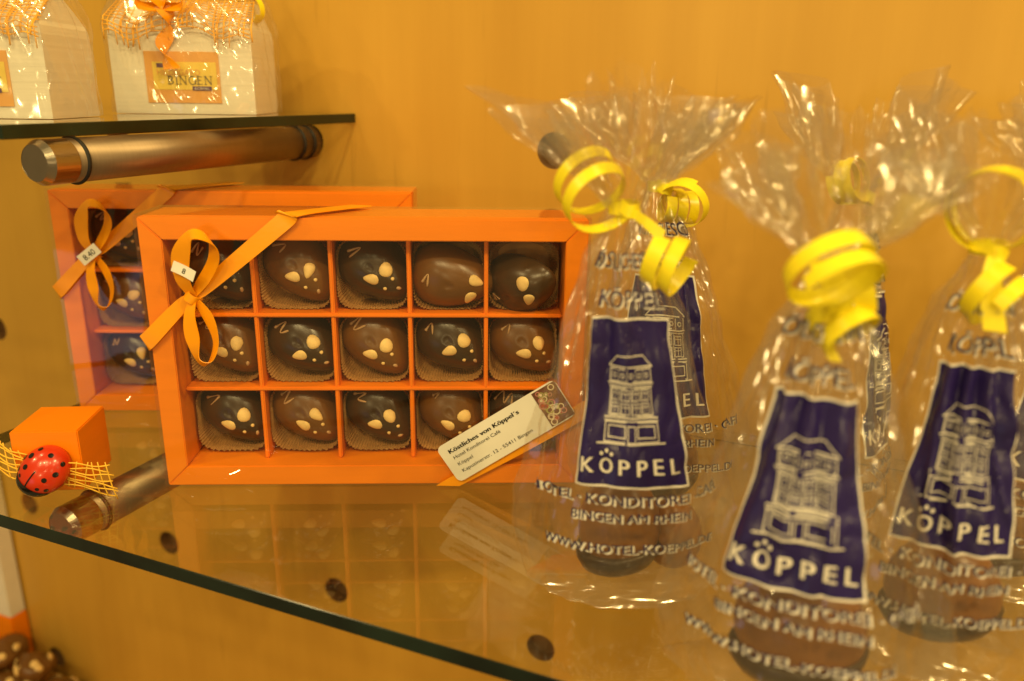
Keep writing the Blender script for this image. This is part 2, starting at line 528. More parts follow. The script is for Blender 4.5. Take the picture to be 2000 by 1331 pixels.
def gift_box(label, loc, rz):
    t = thing('chocolate_gift_box', label, 'gift box', loc, rz, 'orange chocolate boxes')
    a, b, g = HB, BR, 0.00012
    # hollow mitred border, deep as the tray
    mitred('border_rail', [(-a, 0), (a, 0), (a - b, b - g), (-a + b, b - g)], 0, BD, t)
    mitred('border_rail', [(-a, BH), (a, BH), (a - b, BH - b + g), (-a + b, BH - b + g)], 0, BD, t)
    mitred('border_rail', [(-a, 0), (-a + b - g, b), (-a + b - g, BH - b), (-a, BH)], 0, BD, t)
    mitred('border_rail', [(a, 0), (a - b + g, b), (a - b + g, BH - b), (a, BH)], 0, BD, t)
    box_obj('tray_back', -a + 0.002, a - 0.002, BD - 0.0015, BD + 0.0006, 0.002, BH - 0.002, 'orange_in', t)
    ft = 0.0011
    for i in range(1, 5):
        x = -a + b + CW * i
        box_obj('upright_divider', x - ft, x + ft, REC + 0.0006, BD - 0.002, b, BH - b, 'orange_in', t, 0.0006)
    for j in (1, 2):
        z = b + CH * j
        box_obj('level_divider', -a + b, a - b, REC, BD - 0.002, z - ft, z + ft, 'orange_in', t, 0.0006)
    # clear lid: front sheet and returns
    e = 0.0012
    bm = bmesh.new()
    nx, nz = 70, 60
    def lid_y(x, z):
        fx, fz = (x + a + e) / (BW + 2 * e), z / (BH + e)
        y_ = -e - 0.0011 * max(0, math.sin(PI * fx) * math.sin(PI * fz)) + 0.0003 * noise.noise(V((x * 40, z * 40, loc[0] * 10)))
        y_ -= 0.0026 * math.exp(-((z - 0.0062) / 0.0034) ** 2) * math.exp(-((x + 0.083) / 0.016) ** 2)     # pressed-out spot near the corner
        return y_ - 0.0012 * math.exp(-((z - 0.026) / 0.004) ** 2) * math.exp(-((x + 0.052) / 0.007) ** 2)
    grid = [[None] * (nz + 1) for _ in range(nx + 1)]
    for i in range(nx + 1):
        for j in range(nz + 1):
            x, z = -a - e + (BW + 2 * e) * i / nx, 0.0001 + (BH + e) * j / nz
            grid[i][j] = bm.verts.new((x, lid_y(x, z), z))
    for i in range(nx):
        for j in range(nz):
            bm.faces.new((grid[i][j], grid[i + 1][j], grid[i + 1][j + 1], grid[i][j + 1]))
    rim = [(0, j) for j in range(0, nz + 1, 4)], [(i, nz) for i in range(0, nx + 1, 5)], [(nx, j) for j in range(nz, -1, -4)]
    for side in rim:
        fv = [bm.verts.new(grid[p][q].co) for p, q in side]
        bv = [bm.verts.new((grid[p][q].co.x, BD * 0.97, grid[p][q].co.z)) for p, q in side]
        for k in range(len(side) - 1):
            bm.faces.new((fv[k], fv[k + 1], bv[k + 1], bv[k]))
    lid = bm_obj('clear_lid', bm, 'pvc', t, True)
    # satin ribbon over the upper corner, round to the back
    y = -0.0032
    p0, p1 = V((-a - 0.0016, y, 0.0835)), V((-0.036, y, BH + 0.0016))
    wv = V((-0.0062, 0, 0.0056)) * 1.02
    knot = V((-0.0872, y - 0.0012, 0.1075))
    parts = []
    parts.append(band([p0 + V((0, 0.03, -0.008)), p0 + V((-.0002, 0.004, -0.001)), p0 + V((0.002, -0.0002, 0.001)), knot + V((-.006, .0006, -.004)), knot],
                      [V((0, 0.003, 0.0105)), V((-0.001, 0.001, 0.0100)), wv * 1.0, wv * 0.8, wv * 0.4]))
    parts.append(band([knot, knot + V((.007, .0006, .0055)), p1 + V((-0.004, 0.0004, -0.003)), p1 + V((-.0005, 0.003, 0.0004)), p1 + V((0.03, 0.036, 0.0006))],
                      [wv * 0.4, wv * 0.85, wv * 1.05, V((-0.0115, 0.001, 0.001)), V((-0.0115, .004, 0))]))
    rib = mesh_obj('ribbon', *merge(parts), 'satin', t, True)
    k = knot
    w1 = V((0.0094, -0.0045, 0.0012))
    loop = band([k, k + V((-.003, -.004, .010)), k + V((-.001, -.007, .025)), k + V((.006, -.010, .0335)), k + V((.014, -.008, .030)), k + V((.0135, -.005, .020)), k + V((.006, -.002, .008)), k],
                [w1 * .5, w1 * .9, w1 * 1.15, V((.0035, -.006, -.0035)), V((.005, -.0055, -.004)), V((.0065, -.004, -.001)), w1 * .9, w1 * .4])
    mesh_obj('bow_loop', *loop, 'satin', rib, True)
    loop = band([k, k + V((-.0015, -.004, -.009)), k + V((-.0005, -.006, -.020)), k + V((.002, -.008, -.031)), k + V((.0075, -.008, -.0325)), k + V((.011, -.006, -.022)), k + V((.007, -.003, -.009)), k],
                [w1 * .4, w1 * .7, w1 * .9, V((.0035, -.006, .003)), V((.0045, -.005, .0035)), V((.004, -.004, .001)), w1 * .7, w1 * .4])
    mesh_obj('bow_loop', *loop, 'satin', rib, True)
    kb = band([k + V((-.0026, .001, .0034)), k + V((-.0022, -.0025, .001)), k + V((.0012, -.0030, -.0014)), k + V((.003, .001, -.003))],
              [V((.0030, 0, .0034))] * 4)
    mesh_obj('knot', *kb, 'satin', rib, True)
    return t, rib, knot

# half egg chocolate: u along the long axis (tip at +), w across, facing -y
EA, EB, EHT = 0.0240, 0.0170, 0.0160
def egg_out(a):
    c, s_ = math.cos(a), math.sin(a)
    return EA * c, EB * s_ * (1 - 0.28 * c) 
def dome_h(u, w):
    # normalised radius along this direction
    a = math.atan2(w / EB, u / EA)
    eu, ew = egg_out(a)
    r = min(1.0, math.hypot(u, w) / max(1e-6, math.hypot(eu, ew)))
    return EHT * (max(0.0, 1 - r ** 2.25)) ** 0.52

def half_egg_mesh():
    nr, na = 16, 44
    vs = [(0, -EHT, 0)]; fs = []
    for i in range(1, nr + 1):
        r = math.sin(i / nr * PI / 2)
        for j in range(na):
            a = 2 * PI * j / na
            u, w = egg_out(a)
            u, w = u * r, w * r
            h = EHT * max(0.0, 1 - r ** 2.25) ** 0.52
            vs.append((u, -h - 0.0012, w))
    for j in range(na):
        fs.append((0, 1 + (j + 1) % na, 1 + j))
    for i in range(nr - 1):
        for j in range(na):
            fs.append((1 + i * na + j, 1 + i * na + (j + 1) % na, 1 + (i + 1) * na + (j + 1) % na, 1 + (i + 1) * na + j))
    b = len(vs)
    vs += [(x * 0.985, 0, z * 0.985) for x, y, z in vs[1 + (nr - 1) * na:1 + nr * na]]
    for j in range(na):
        fs.append((1 + (nr - 1) * na + j, 1 + (nr - 1) * na + (j + 1) % na, b + (j + 1) % na, b + j))
    fs.append(tuple(b + j for j in range(na)))
    return vs, fs
_hv, _hf = half_egg_mesh()
def choc_mesh(mat):
    me = bpy.data.meshes.new('half_egg'); me.from_pydata(_hv, [], _hf); me.materials.append(M[mat])
    me.polygons.foreach_set('use_smooth', [True] * len(me.polygons)); me.update()
    return me
CHOC = {'milk': choc_mesh('milk'), 'dark': choc_mesh('dark')}

def blob_mesh(name, mat, a, b, h, seg=12, rings=5, egg=0.0, chip=False):
    vs, fs = [(0, -h, 0)], []
    for i in range(1, rings + 1):
        f = i / rings * PI / 2
        for j in range(seg):
            q = 2 * PI * j / seg
            r = math.sin(f) * (1 + 0.05 * math.sin(3 * q + a * 9e3))
            if chip and 4 < j < 8: r *= 0.86
            vs.append((a * r * math.cos(q), -h * math.cos(f) , b * r * math.sin(q) * (1 - egg * math.cos(q))))
    for j in range(seg): fs.append((0, 1 + (j + 1) % seg, 1 + j))
    for i in range(rings - 1):
        for j in range(seg):
            fs.append((1 + i * seg + j, 1 + i * seg + (j + 1) % seg, 1 + (i + 1) * seg + (j + 1) % seg, 1 + (i + 1) * seg + j))
    me = bpy.data.meshes.new(name); me.from_pydata(vs, [], fs); me.materials.append(M[mat])
    me.polygons.foreach_set('use_smooth', [True] * len(me.polygons)); me.update()
    return me
ALMONDS = [blob_mesh('almond', 'almond', 0.0040, 0.0036, 0.0013, 14, 4, 0.0), blob_mesh('almond', 'almond', 0.0043, 0.0028, 0.0013, 14, 4, 0.25),
           blob_mesh('almond', 'almond', 0.0042, 0.0033, 0.0013, 14, 4, 0.1, True)]
DOT = blob_mesh('eye', 'almond', 0.00105, 0.00105, 0.0006, 8, 3)
NOSE = blob_mesh('nose', 'drizzle', 0.0016, 0.0010, 0.0008, 8, 3)

def dome_normal_rot(u, w):
    e = 0.0005
    du = (dome_h(u + e, w) - dome_h(u - e, w)) / (2 * e)
    dw = (dome_h(u, w + e) - dome_h(u, w - e)) / (2 * e)
    nrm = V((-du, -1, -dw)).normalized()          # outward is -y
    return V((0, -1, 0)).rotation_difference(nrm)

def on_dome(me, name, root, u, w, spin=0.0):
    o = link(name, me, root)
    o.location = (u, -dome_h(u, w) - 0.0010, w)
    o.rotation_mode = 'QUATERNION'
    from mathutils import Quaternion
    o.rotation_quaternion = dome_normal_rot(u, w) @ Quaternion((0, 1, 0), spin)
    return o

def cup_geo(seed):
    rnd = random.Random(seed)
    n = 168
    vs, fs = [], []
    levels = [(0.0118, 0.0), (0.0152, -0.0006), (0.0168, -0.006), (0.0182, -0.0130), (0.0188, -0.0185)]
    for li, (r, y) in enumerate(levels):
        for j in range(n):
            a = 2 * PI * j / n
            ca, sa = math.cos(a), math.sin(a)
            sq = (abs(ca) ** 4.5 + abs(sa) ** 4.5) ** (-1 / 4.5)
            sq = 1 + (sq - 1) * min(1, li / 2)
            fl = 0.00042 * (1 if j % 2 else -1) * (li / 4)
            zz = (0.0006 * (1 if (j // 2) % 2 else -1)) if li == 4 else 0.0
            rr = r * sq + fl
            lim = 0.0187
            wob = 0.0012 * noise.noise(V((ca * 2, sa * 2, seed * 3.1))) * li / 4
            x, z = rr * ca, rr * sa
            vs.append((max(-lim, min(lim, x)), y + zz + wob, max(-lim, min(lim, z))))
    for i in range(len(levels) - 1):
        for j in range(n):
            fs.append((i * n + j, i * n + (j + 1) % n, (i + 1) * n + (j + 1) % n, (i + 1) * n + j))
    fs.append(tuple(range(n)))
    return vs, fs
CUPS = []
for k in range(4):
    v, f = cup_geo(k + 1)
    me = bpy.data.meshes.new('paper_cup'); me.from_pydata([tuple(q) for q in v], [], f); me.materials.append(M['cup']); me.update()
    CUPS.append(me)

ORD = ['nearest', 'second', 'third', 'fourth', 'fifth']
ROWN = ['top', 'middle', 'bottom']
def chocolate(box, which, row, colm, kind, ang, dx, dz, tilt, rnd, style=0):
    x = -HB + BR + CW * (colm + 0.5); z = BH - BR - CH * (row + 0.5)
    bl = box.matrix_basis
    cup = link('paper_cup', CUPS[(row * 5 + colm) % 4])
    cup.matrix_world = bl @ Matrix.Translation((x, BD - 0.0018, z - 0.0004)) @ Matrix.Rotation(rnd.choice((0, PI / 2, PI)), 4, 'Y')
    pos = ('under the bow', 'second from bow side', 'central compartment', 'fourth from bow side', 'farthest from bow side')[colm]
    if colm == 0 and row: pos = 'on the bow side'
    tag(cup, f'fluted brown paper cup, {which}, {ROWN[row]} row, {pos}', 'paper cup', 'paper cups in the chocolate boxes')
    root = bpy.data.objects.new('chocolate_half_egg', None)
    COL.objects.link(root); root.empty_display_size = 0.01
    root.matrix_world = bl @ Matrix.Translation((x + 0.0014 + dx, BD - 0.0075, z + 0.0020 + dz)) @ tilt @ RX(-9) @ RZ(-7) @ Matrix.Rotation(-ang, 4, 'Y')
    tone = 'milk chocolate' if kind == 'milk' else 'dark chocolate'
    tag(root, f'{tone} half egg, {which}, {ROWN[row]} row, {pos}', 'chocolate', 'chocolates in the boxes')
    link('shell', CHOC[kind], root)
    j = lambda s: rnd.uniform(-s, s)
    e1, e2 = (0.0068 + j(.0006), 0.0049 + j(.0005)), (0.0042 + j(.0008), -0.0046 + j(.0006))
    if style == 1: e1, e2 = (0.014, 0.004), (0.012, -0.0055)
    on_dome(rnd.choice(ALMONDS), 'almond', root, e1[0], e1[1], j(1.5))
    on_dome(ALMONDS[1], 'almond', root, e2[0], e2[1], PI * 0.75 + j(.6))
    if style == 0:
        on_dome(DOT, 'eye', root, 0.0130 + j(.0007), 0.0031 + j(.0006))
        on_dome(DOT, 'eye', root, 0.0124 + j(.0007), -0.0031 + j(.0006))
        on_dome(NOSE, 'nose', root, 0.0180, j(.0012), j(1))
    zz = []
    m = rnd.choice((3, 4, 4, 5))
    tilt_ = rnd.uniform(-.5, .9)
    for i in range(m):
        zu, zw = 0.0021 * (i - m / 2) + j(.0009), (1 if i % 2 else -1) * rnd.uniform(.0012, .0042)
        zz.append((-0.0112 + zu * math.cos(tilt_) - zw * math.sin(tilt_) + j(.0005), zu * math.sin(tilt_) + zw * math.cos(tilt_) + 0.001, 0))
    P = [(p.x, -dome_h(p.x, p.y) - 0.0013, p.y) for p in catmull(zz, 7)]
    v, f = tube(P, [0.00046 + 0.00020 * math.sin(i * .7 + row) + (0.0003 if i < 2 else 0) for i in range(len(P))], 6)
    mesh_obj('drizzle', v, f, 'drizzle', root, True)


FB_ROT = math.atan2(0.0094, 0.2254)
fb, fb_rib, fb_knot = gift_box('orange box of fifteen chocolates with satin bow and white address label, standing in front',
              (-0.0744, 0.4045, 0.0005), FB_ROT)
bpy.context.view_layer.update()
rnd = random.Random(4)
kinds = [['dark', 'milk', 'dark', 'milk', 'dark'], ['milk', 'dark', 'milk', 'dark', 'milk'], ['dark', 'milk', 'dark', 'milk', 'dark']]
for r in range(3):
    for c in range(5):
        ang = math.radians(-42 + rnd.uniform(-7, 7))
        dx, dz, tl, st = rnd.uniform(-.0006, .001), rnd.uniform(-.0006, .0008), I4, 0
        if (r, c) == (0, 3): ang, dz, st, tl = math.radians(-8), -0.0042, 1, Matrix.Translation((0, -.004, 0)) @ RX(16)
        if (r, c) == (0, 4): ang, dx, dz, st, tl = math.radians(36), 0.0002, -0.0052, 1, Matrix.Translation((0, -.0085, 0)) @ RY(-12) @ RX(36) @ RZ(-40)
        chocolate(fb, 'front box', r, c, kinds[r][c], ang, dx, dz, tl, rnd, st)

bb, bb_rib, bb_knot = gift_box('orange box of chocolates with bow and price tag, half hidden behind the other box',
              (-0.1770, 0.5085, 0.0005), math.radians(1.5))
bpy.context.view_layer.update()
for r in range(3):
    for c in range(2):
        chocolate(bb, 'rear box', r, c, ('dark', 'milk', 'dark')[(r + c) % 3], math.radians(-42 + rnd.uniform(-6, 6)), 0, 0, I4, rnd)

# price tags folded over the ribbons
def price_tag(parent, knot, off, rot_deg, w, h, txt, curlup):
    vs = []
    n = 8
    M4 = Matrix.Translation(knot + V(off)) @ RY(rot_deg)
    for i in range(n + 1):
        f = i / n - 0.5
        yy = -curlup * (f + 0.5) ** 2
        for s_ in (-0.5, 0.5):
            vs.append(M4 @ V((f * w, yy, s_ * h)))
    for i in range(n + 1):
        f = i / n - 0.5
        for s_ in (-0.5, 0.5):
            vs.append(M4 @ V((f * w, -curlup * (f + 0.5) ** 2 + 0.0002, s_ * h)))
    o = 2 * (n + 1)
    fs = []
    for i in range(n):
        fs += [(2 * i, 2 * i + 2, 2 * i + 3, 2 * i + 1), (o + 2 * i, o + 2 * i + 1, o + 2 * i + 3, o + 2 * i + 2)]
        fs += [(2 * i, o + 2 * i, o + 2 * i + 2, 2 * i + 2), (2 * i + 1, 2 * i + 3, o + 2 * i + 3, o + 2 * i + 1)]
    tg = mesh_obj('price_tag', vs, fs, 'card', parent)
    if txt:
        g = text2d(txt, h * 0.52, 0, -h * 0.26)
        lv = [M4 @ V((a, -curlup * (a / w + 0.5) ** 2 - 0.00025, b)) for a, b in g[0]]
        mesh_obj('lettering', lv, g[1], 'ink', tg)
price_tag(bb_rib, bb_knot, (-.0005, -.0052, .001), -37, 0.0145, 0.0072, '8.40', 0.0)
price_tag(fb_rib, fb_knot, (-.0005, -.0065, .0150), 22, 0.0125, 0.0055, '8', 0.004)

# second ribbon and address label over the lower corner of the front box
y = -0.0036
wv = V((-0.0052, 0, 0.0076))
p0, p1 = V((0.040, y, 0.0006)), V((HB + 0.0016, y, 0.0455))
rb = mesh_obj('ribbon', *band([p0, p0.lerp(p1, .5), p1 + V((-.002, 0, -.001)), p1 + V((0.0004, 0.004, 0.0008)), p1 + V((0.0004, 0.036, 0.012))],
                              [V((-.0125, 0, 0.0004)), wv, wv, V((0, .002, .010)), V((0, -.002, .010))]), 'satin', fb, True)
LM = Matrix.Translation((0.0715, y - 0.0016, 0.0335)) @ RY(-32.5) @ RX(-2)
LW_, LH_ = 0.0745, 0.0235
def rounded(x0, x1, z0, z1, r, n=5, left_only=False):
    P = []
    for cx, cz, a0 in ((x1 - r, z1 - r, 0), (x0 + r, z1 - r, 90), (x0 + r, z0 + r, 180), (x1 - r, z0 + r, 270)):
        for i in range(n + 1):
            a = math.radians(a0 + 90 * i / n)
            P.append((cx + r * math.cos(a), cz + r * math.sin(a)))
    return P
def plate(name, P, y0, y1, mat, parent, X):
    k = len(P)
    vs = [X @ V((a, y0, b)) for a, b in P] + [X @ V((a, y1, b)) for a, b in P]
    fs = [tuple(range(k)), tuple(range(2 * k - 1, k - 1, -1))] + [(i, i + k, (i + 1) % k + k, (i + 1) % k) for i in range(k)]
    return mesh_obj(name, vs, fs, mat, parent)
lab = plate('address_label', rounded(-LW_ / 2, LW_ / 2, -LH_ / 2, LH_ / 2, 0.0032), -0.0002, 0.0002, 'card', fb, LM)
def on_plate(name, geo, lift, mat, parent, X):
    return mesh_obj(name, [X @ V((a, lift, b)) for a, b in geo[0]], geo[1], mat, parent)
lx = -LW_ / 2 + 0.0050
on_plate('lettering', merge([text2d('Köstliches von Köppel´s', 0.0026, lx, 0.0052, 'l', 0.0440, 0.00016)]), -0.0004, 'ink', lab, LM)
for tx_, tz_, tw_ in (('Hotel Konditorei Café', 0.0012, 0.0295), ('Köppel', -0.0032, 0.0092), ('Kapuzinerstr. 12 - 55411 Bingen', -0.0076, 0.0445)):
    on_plate('lettering', text2d(tx_, 0.0021, lx + 0.0004, tz_, 'l', tw_), -0.0004, 'ink', lab, LM)
# printed strip of cakes at the label's end
sx0, sx1 = LW_ / 2 - 0.0145, LW_ / 2 - 0.0004
on_plate('cake_picture', rect2d(sx0, sx1, -LH_ / 2 + 0.0008, LH_ / 2 - 0.0008), -0.0004, 'cake_brown', lab, LM)
rc = random.Random(11)
cake = {}
for i in range(26):
    x, z = rc.uniform(sx0 + .0018, sx1 - .0018), rc.uniform(-LH_ / 2 + .0024, LH_ / 2 - .0024)
    r_ = rc.uniform(.0010, .0024)
    cake.setdefault(rc.choice(('cake_cream', 'cake_pink', 'cake_green')), []).append((ring2d(x, z, r_, r_ * .35), -0.00046 - i * 2e-6))
    if i % 2: cake.setdefault(rc.choice(('cake_red', 'cake_cream', 'cake_brown')), []).append((disc2d(x, z, r_ * .5), -0.00050 - i * 2e-6))
for kx, gs in cake.items():
    parts = [([LM @ V((a, lf, b)) for a, b in g[0]], g[1]) for g, lf in gs]
    mesh_obj('cake_picture', *merge(parts), kx, lab)

# ------------------------------------------------------------------ small orange cube with ladybird
def small_cube():
    s, h = 0.0345, 0.0345
    t = thing('small_gift_cube', 'small orange card cube with a red ladybird and yellow mesh band', 'gift box', (-0.2464, 0.3920, 0.0004), math.radians(5.5))
    box_obj('carton', -s / 2, s / 2, 0, 0.0365, 0, h, 'orange', t, 0.0006)
    # loosely woven band: two frayed wings bowed off the front
    def patch(p, q):
        # p 0..1 from wing to wing, q 0..1 across the band
        x = -0.034 + 0.068 * p
        z = 0.0225 - 0.0165 * p + (q - 0.5) * (0.0115 + 0.006 * abs(p - 0.5) * 2)
        yy = -0.0015 - 0.0030 * math.sin(PI * p) - 0.0012 * math.sin(7 * p + 3 * q)
        if p < 0.25: yy += (0.25 - p) * 0.030; z += (0.25 - p) * 0.010
        if p > 0.75: yy -= (p - 0.75) * 0.004
        return V((x, yy, z))
    rr = random.Random(5)
    parts = []
    for i in range(7):
        q = i / 6
        ja, jb = rr.uniform(-.03, .03), rr.uniform(-.03, .03)
        parts.append(tube([patch(0.01 + ja + (0.98 + jb - ja) * k / 24, q + 0.05 * math.sin(k * .8 + i * 2.1)) for k in range(25)], 0.00042, 5))
    for i in range(16):
        p = 0.02 + 0.96 * i / 15 + rr.uniform(-.012, .012)
        sk = rr.uniform(-.07, .07)
        parts.append(tube([patch(p + sk * (k / 8 - .5), -0.10 + 1.2 * k / 8) for k in range(9)], 0.00036, 5))
    mesh_obj('mesh_band', *merge(parts), 'net', t, True)
    # ladybird: shell facing -y, head towards lower left
    R = 0.0130
    Bx = Matrix.Translation((0.0005, -0.0052, 0.0150)) @ RX(-24) @ RY(40)
    def shell_pt(a, f, k=1.0):
        r = math.sin(f)
        return Bx @ V((R * 0.92 * r * math.cos(a) * k, -0.0092 * math.cos(f) * k - 0.0004, R * 1.06 * r * math.sin(a) * k))
    vs, fs = [shell_pt(0, 0)], []
    nr, na = 14, 36
    for i in range(1, nr + 1):
        for j in range(na): vs.append(shell_pt(2 * PI * j / na, i / nr * PI / 2))
    for j in range(na): fs.append((0, 1 + (j + 1) % na, 1 + j))
    for i in range(nr - 1):
        for j in range(na):
            fs.append((1 + i * na + j, 1 + i * na + (j + 1) % na, 1 + (i + 1) * na + (j + 1) % na, 1 + (i + 1) * na + j))
    b = len(vs); vs += [v + (Bx.to_3x3() @ V((0, 0.0022, 0))) for v in vs[-na:]]
    for j in range(na): fs.append((1 + (nr - 1) * na + j, 1 + (nr - 1) * na + (j + 1) % na, b + (j + 1) % na, b + j))
    fs.append(tuple(range(b, b + na)))
    bug = mesh_obj('ladybird', vs, fs, 'red', t, True)
    # head: a black rim wrapped round the shell's lower end
    vs, fs = [], []
    n = 20
    for i in range(n + 1):
        a = math.radians(-90 - 58 + 116 * i / n)
        w = math.sin(PI * i / n) ** 0.6
        f0_ = 1.55 - 0.72 * w
        for k_ in range(5):
            f = f0_ + (1.62 - f0_) * k_ / 4
            k = 1.012 + 0.14 * w * math.sin(PI * (0.1 + 0.8 * k_ / 4)) * (0.4 + 0.6 * k_ / 4)
            vs.append(shell_pt(a, f, k))
    for i in range(n):
        for k in range(4): fs.append((i * 5 + k, (i + 1) * 5 + k, (i + 1) * 5 + k + 1, i * 5 + k + 1))
    mesh_obj('head', vs, fs, 'black', bug, True)
    P = [shell_pt(-PI / 2, 0.95 - 0.09 * i, 1.008) for i in range(11)]
    mesh_obj('wing_line', *tube(P, 0.00042, 6), 'black', bug, True)
    for a, f, r_ in ((-15, .55, .0010), (20, .80, .0011), (-50, .85, .0008), (-30, 1.08, .0009), (200, .55, .0011), (160, .78, .0012), (230, .85, .0008), (210, 1.08, .0011), (135, 1.0, .0010), (50, 1.05, .0010), (180, 1.1, .0012), (92, .75, .0010)):
        aa = math.radians(a)
        c = shell_pt(aa, f, 1.0)
        e1 = (shell_pt(aa + .05, f) - shell_pt(aa - .05, f)).normalized(); e2 = (shell_pt(aa, f + .05) - shell_pt(aa, f - .05)).normalized()
        nn = e1.cross(e2)
        if nn.y > 0: nn = -nn
        vs = [c + nn * 0.00032] + [c + nn * 0.00014 + (e1 * math.cos(q) + e2 * math.sin(q)) * r_ * 1.35 for q in [2 * PI * k / 12 for k in range(12)]]
        mesh_obj('spot', vs, [(0, 1 + k, 1 + (k + 1) % 12) for k in range(12)], 'black', bug)
small_cube()

# ------------------------------------------------------------------ cellophane bags
def tri(x):
    x = x - math.floor(x)
    v = 4 * abs(x - 0.5) - 1
    return v * (1.32 - 0.32 * v * v)      # fold with a slightly rounded ridge
def lerp_tab(tab, z):
    if z <= tab[0][0]: return tab[0][1]
    for (a, va), (b, vb) in zip(tab, tab[1:]):
        if z <= b:
            f = (z - a) / (b - a); f = f * f * (3 - 2 * f) * 0.5 + f * 0.5
            return va + (vb - va) * f
    return tab[-1][1]
ZT = 0.166
RXT = [(0, .0385), (.02, .0410), (.045, .0395), (.07, .0350), (.10, .0275), (.125, .0215), (.145, .0145), (.158, .0078), (ZT, .0050), (.172, .0085), (.185, .0190), (.200, .0275), (.225, .0370)]
RYT = [(0, .0250), (.02, .0270), (.045, .0265), (.07, .0235), (.10, .0190), (.125, .0150), (.145, .0110), (.158, .0068), (ZT, .0046), (.172, .0074), (.185, .0155), (.200, .0235), (.225, .0310)]
PLT = [(0, .012), (.05, .02), (.09, .05), (.125, .11), (.15, .20), (ZT, .22), (.175, .28), (.19, .34), (.225, .38)]

class Bag:
    def __init__(s, seed, lean=(0, 0), gus=1.0, wide=1.0):
        s.seed, s.lean, s.gus, s.wide = seed, lean, gus, wide
        r = random.Random(seed)
        s.p = [r.uniform(0, 6.28) for _ in range(8)]
        s.n = 13
        # random crease lines over the body: ends (angle, height), width, depth
        s.cr = []
        for _ in range(16):
            a0 = r.uniform(-PI, PI); z0 = r.uniform(.0, .10); dz = r.uniform(.03, .10)
            s.cr.append((a0, z0, a0 + r.uniform(-.5, .5), min(.158, z0 + dz), r.uniform(.035, .07), r.choice((-1, 1, 1)) * r.uniform(.0009, .0022)))
    def surf(s, th, z, extra=0.0):
        rx, ry, a = lerp_tab(RXT, z) * s.wide, lerp_tab(RYT, z), lerp_tab(PLT, z)
        w = th / (2 * PI)
        ph = s.n * w + 0.38 * math.sin(2 * th + s.p[0]) + 0.22 * math.sin(3 * th + s.p[1])
        fan = max(0.0, (z - ZT) / 0.05)
        pl = a * tri(ph + 0.3 * math.sin(z * 30 + s.p[2]))
        if fan > 0:
            pl += 0.23 * min(1, fan * 2) * tri(27 * w + s.p[3] + 0.5 * math.sin(3 * th + s.p[4]))
            pl += 0.07 * min(1, fan * 2) * tri(53 * w + s.p[5] + .4 * math.sin(5 * th))
        c, sn = math.cos(th), math.sin(th)
        zn = min(z, ZT) + max(0.0, z - ZT) * 0.30        # creases run lengthwise in the gathered top
        q = V((c * 1.6 + s.seed, sn * 1.6, zn * 34))
        nz = noise.noise(q)
        n2 = noise.noise(q * 2.3 + V((7, 3, 1)))
        amp = 0.0013 + 0.0022 * min(1, fan * 1.5)
        vd = noise.voronoi(V((c * 2.6 + s.seed, sn * 2.6, zn * 42)) + V((nz, n2, nz)) * .25)[0]
        wr = amp * (1.3 * nz) + amp * 1.4 * (abs(n2) - 0.2) + (0.0009 + 0.0006 * min(1, fan)) * (vd[1] - vd[0])
        if fan <= 0:
            for a0, z0, a1, z1, cw_, cd in s.cr:
                if z0 < z < z1:
                    f = (z - z0) / (z1 - z0)
                    d_ = th - (a0 + (a1 - a0) * f)
                    d_ = abs(d_ - 2 * PI * round(d_ / (2 * PI)))
                    if d_ < cw_ * 3: wr += cd * math.sin(PI * f) * math.exp(-(d_ / cw_) ** 2)
        g = math.exp(-((abs(math.atan2(sn, c)) - PI / 2) / 0.22) ** 2) * s.gus * max(0, 1 - abs(z - 0.03) / 0.075) * 0.20
        m = 1 + pl + g
        x = rx * m * sn + (wr + extra) * sn
        y = -ry * m * c - (wr + extra) * c
        k = max(0.0, z / ZT) ** 1.4
        return V((x + s.lean[0] * k, y + s.lean[1] * k, z + (0.30 * rx * sn * sn * -fan)))
    def film(s, parent):
        nu, nb, nf = 400, 92, 30
        vs, fs = [], []
        def ztop(th):
            return 0.209 + 0.008 * tri(4 * th / (2 * PI) + s.p[6]) + 0.005 * noise.noise(V((math.cos(th) * 4, math.sin(th) * 4, s.seed))) + 0.0045 * tri(19 * th / (2 * PI) + s.p[7])
        for i in range(nb + nf + 1):
            for j in range(nu):
                th = 2 * PI * j / nu
                z = ZT * i / nb if i <= nb else ZT + (ztop(th) - ZT) * (i - nb) / nf
                vs.append(s.surf(th, max(z, 0.0006)))
        for i in range(nb + nf):
            for j in range(nu):
                fs.append((i * nu + j, i * nu + (j + 1) % nu, (i + 1) * nu + (j + 1) % nu, (i + 1) * nu + j))
        fs.append(tuple(range(nu)))
        o = mesh_obj('cellophane', vs, fs, 'film', parent, True)
        return o
    def lay(s, name, geo, off, mat, parent):
        vs = [s.surf(x / 0.0405, z, off) for x, z in geo[0]]
        return mesh_obj(name, vs, geo[1], mat, parent)

def grid2d(x0, x1, z0, z1, nx, nz):
    vs = [(x0 + (x1 - x0) * i / nx, z0 + (z1 - z0) * j / nz) for i in range(nx + 1) for j in range(nz + 1)]
    fs = [(i * (nz + 1) + j, (i + 1) * (nz + 1) + j, (i + 1) * (nz + 1) + j + 1, i * (nz + 1) + j + 1) for i in range(nx) for j in range(nz)]
    return vs, fs

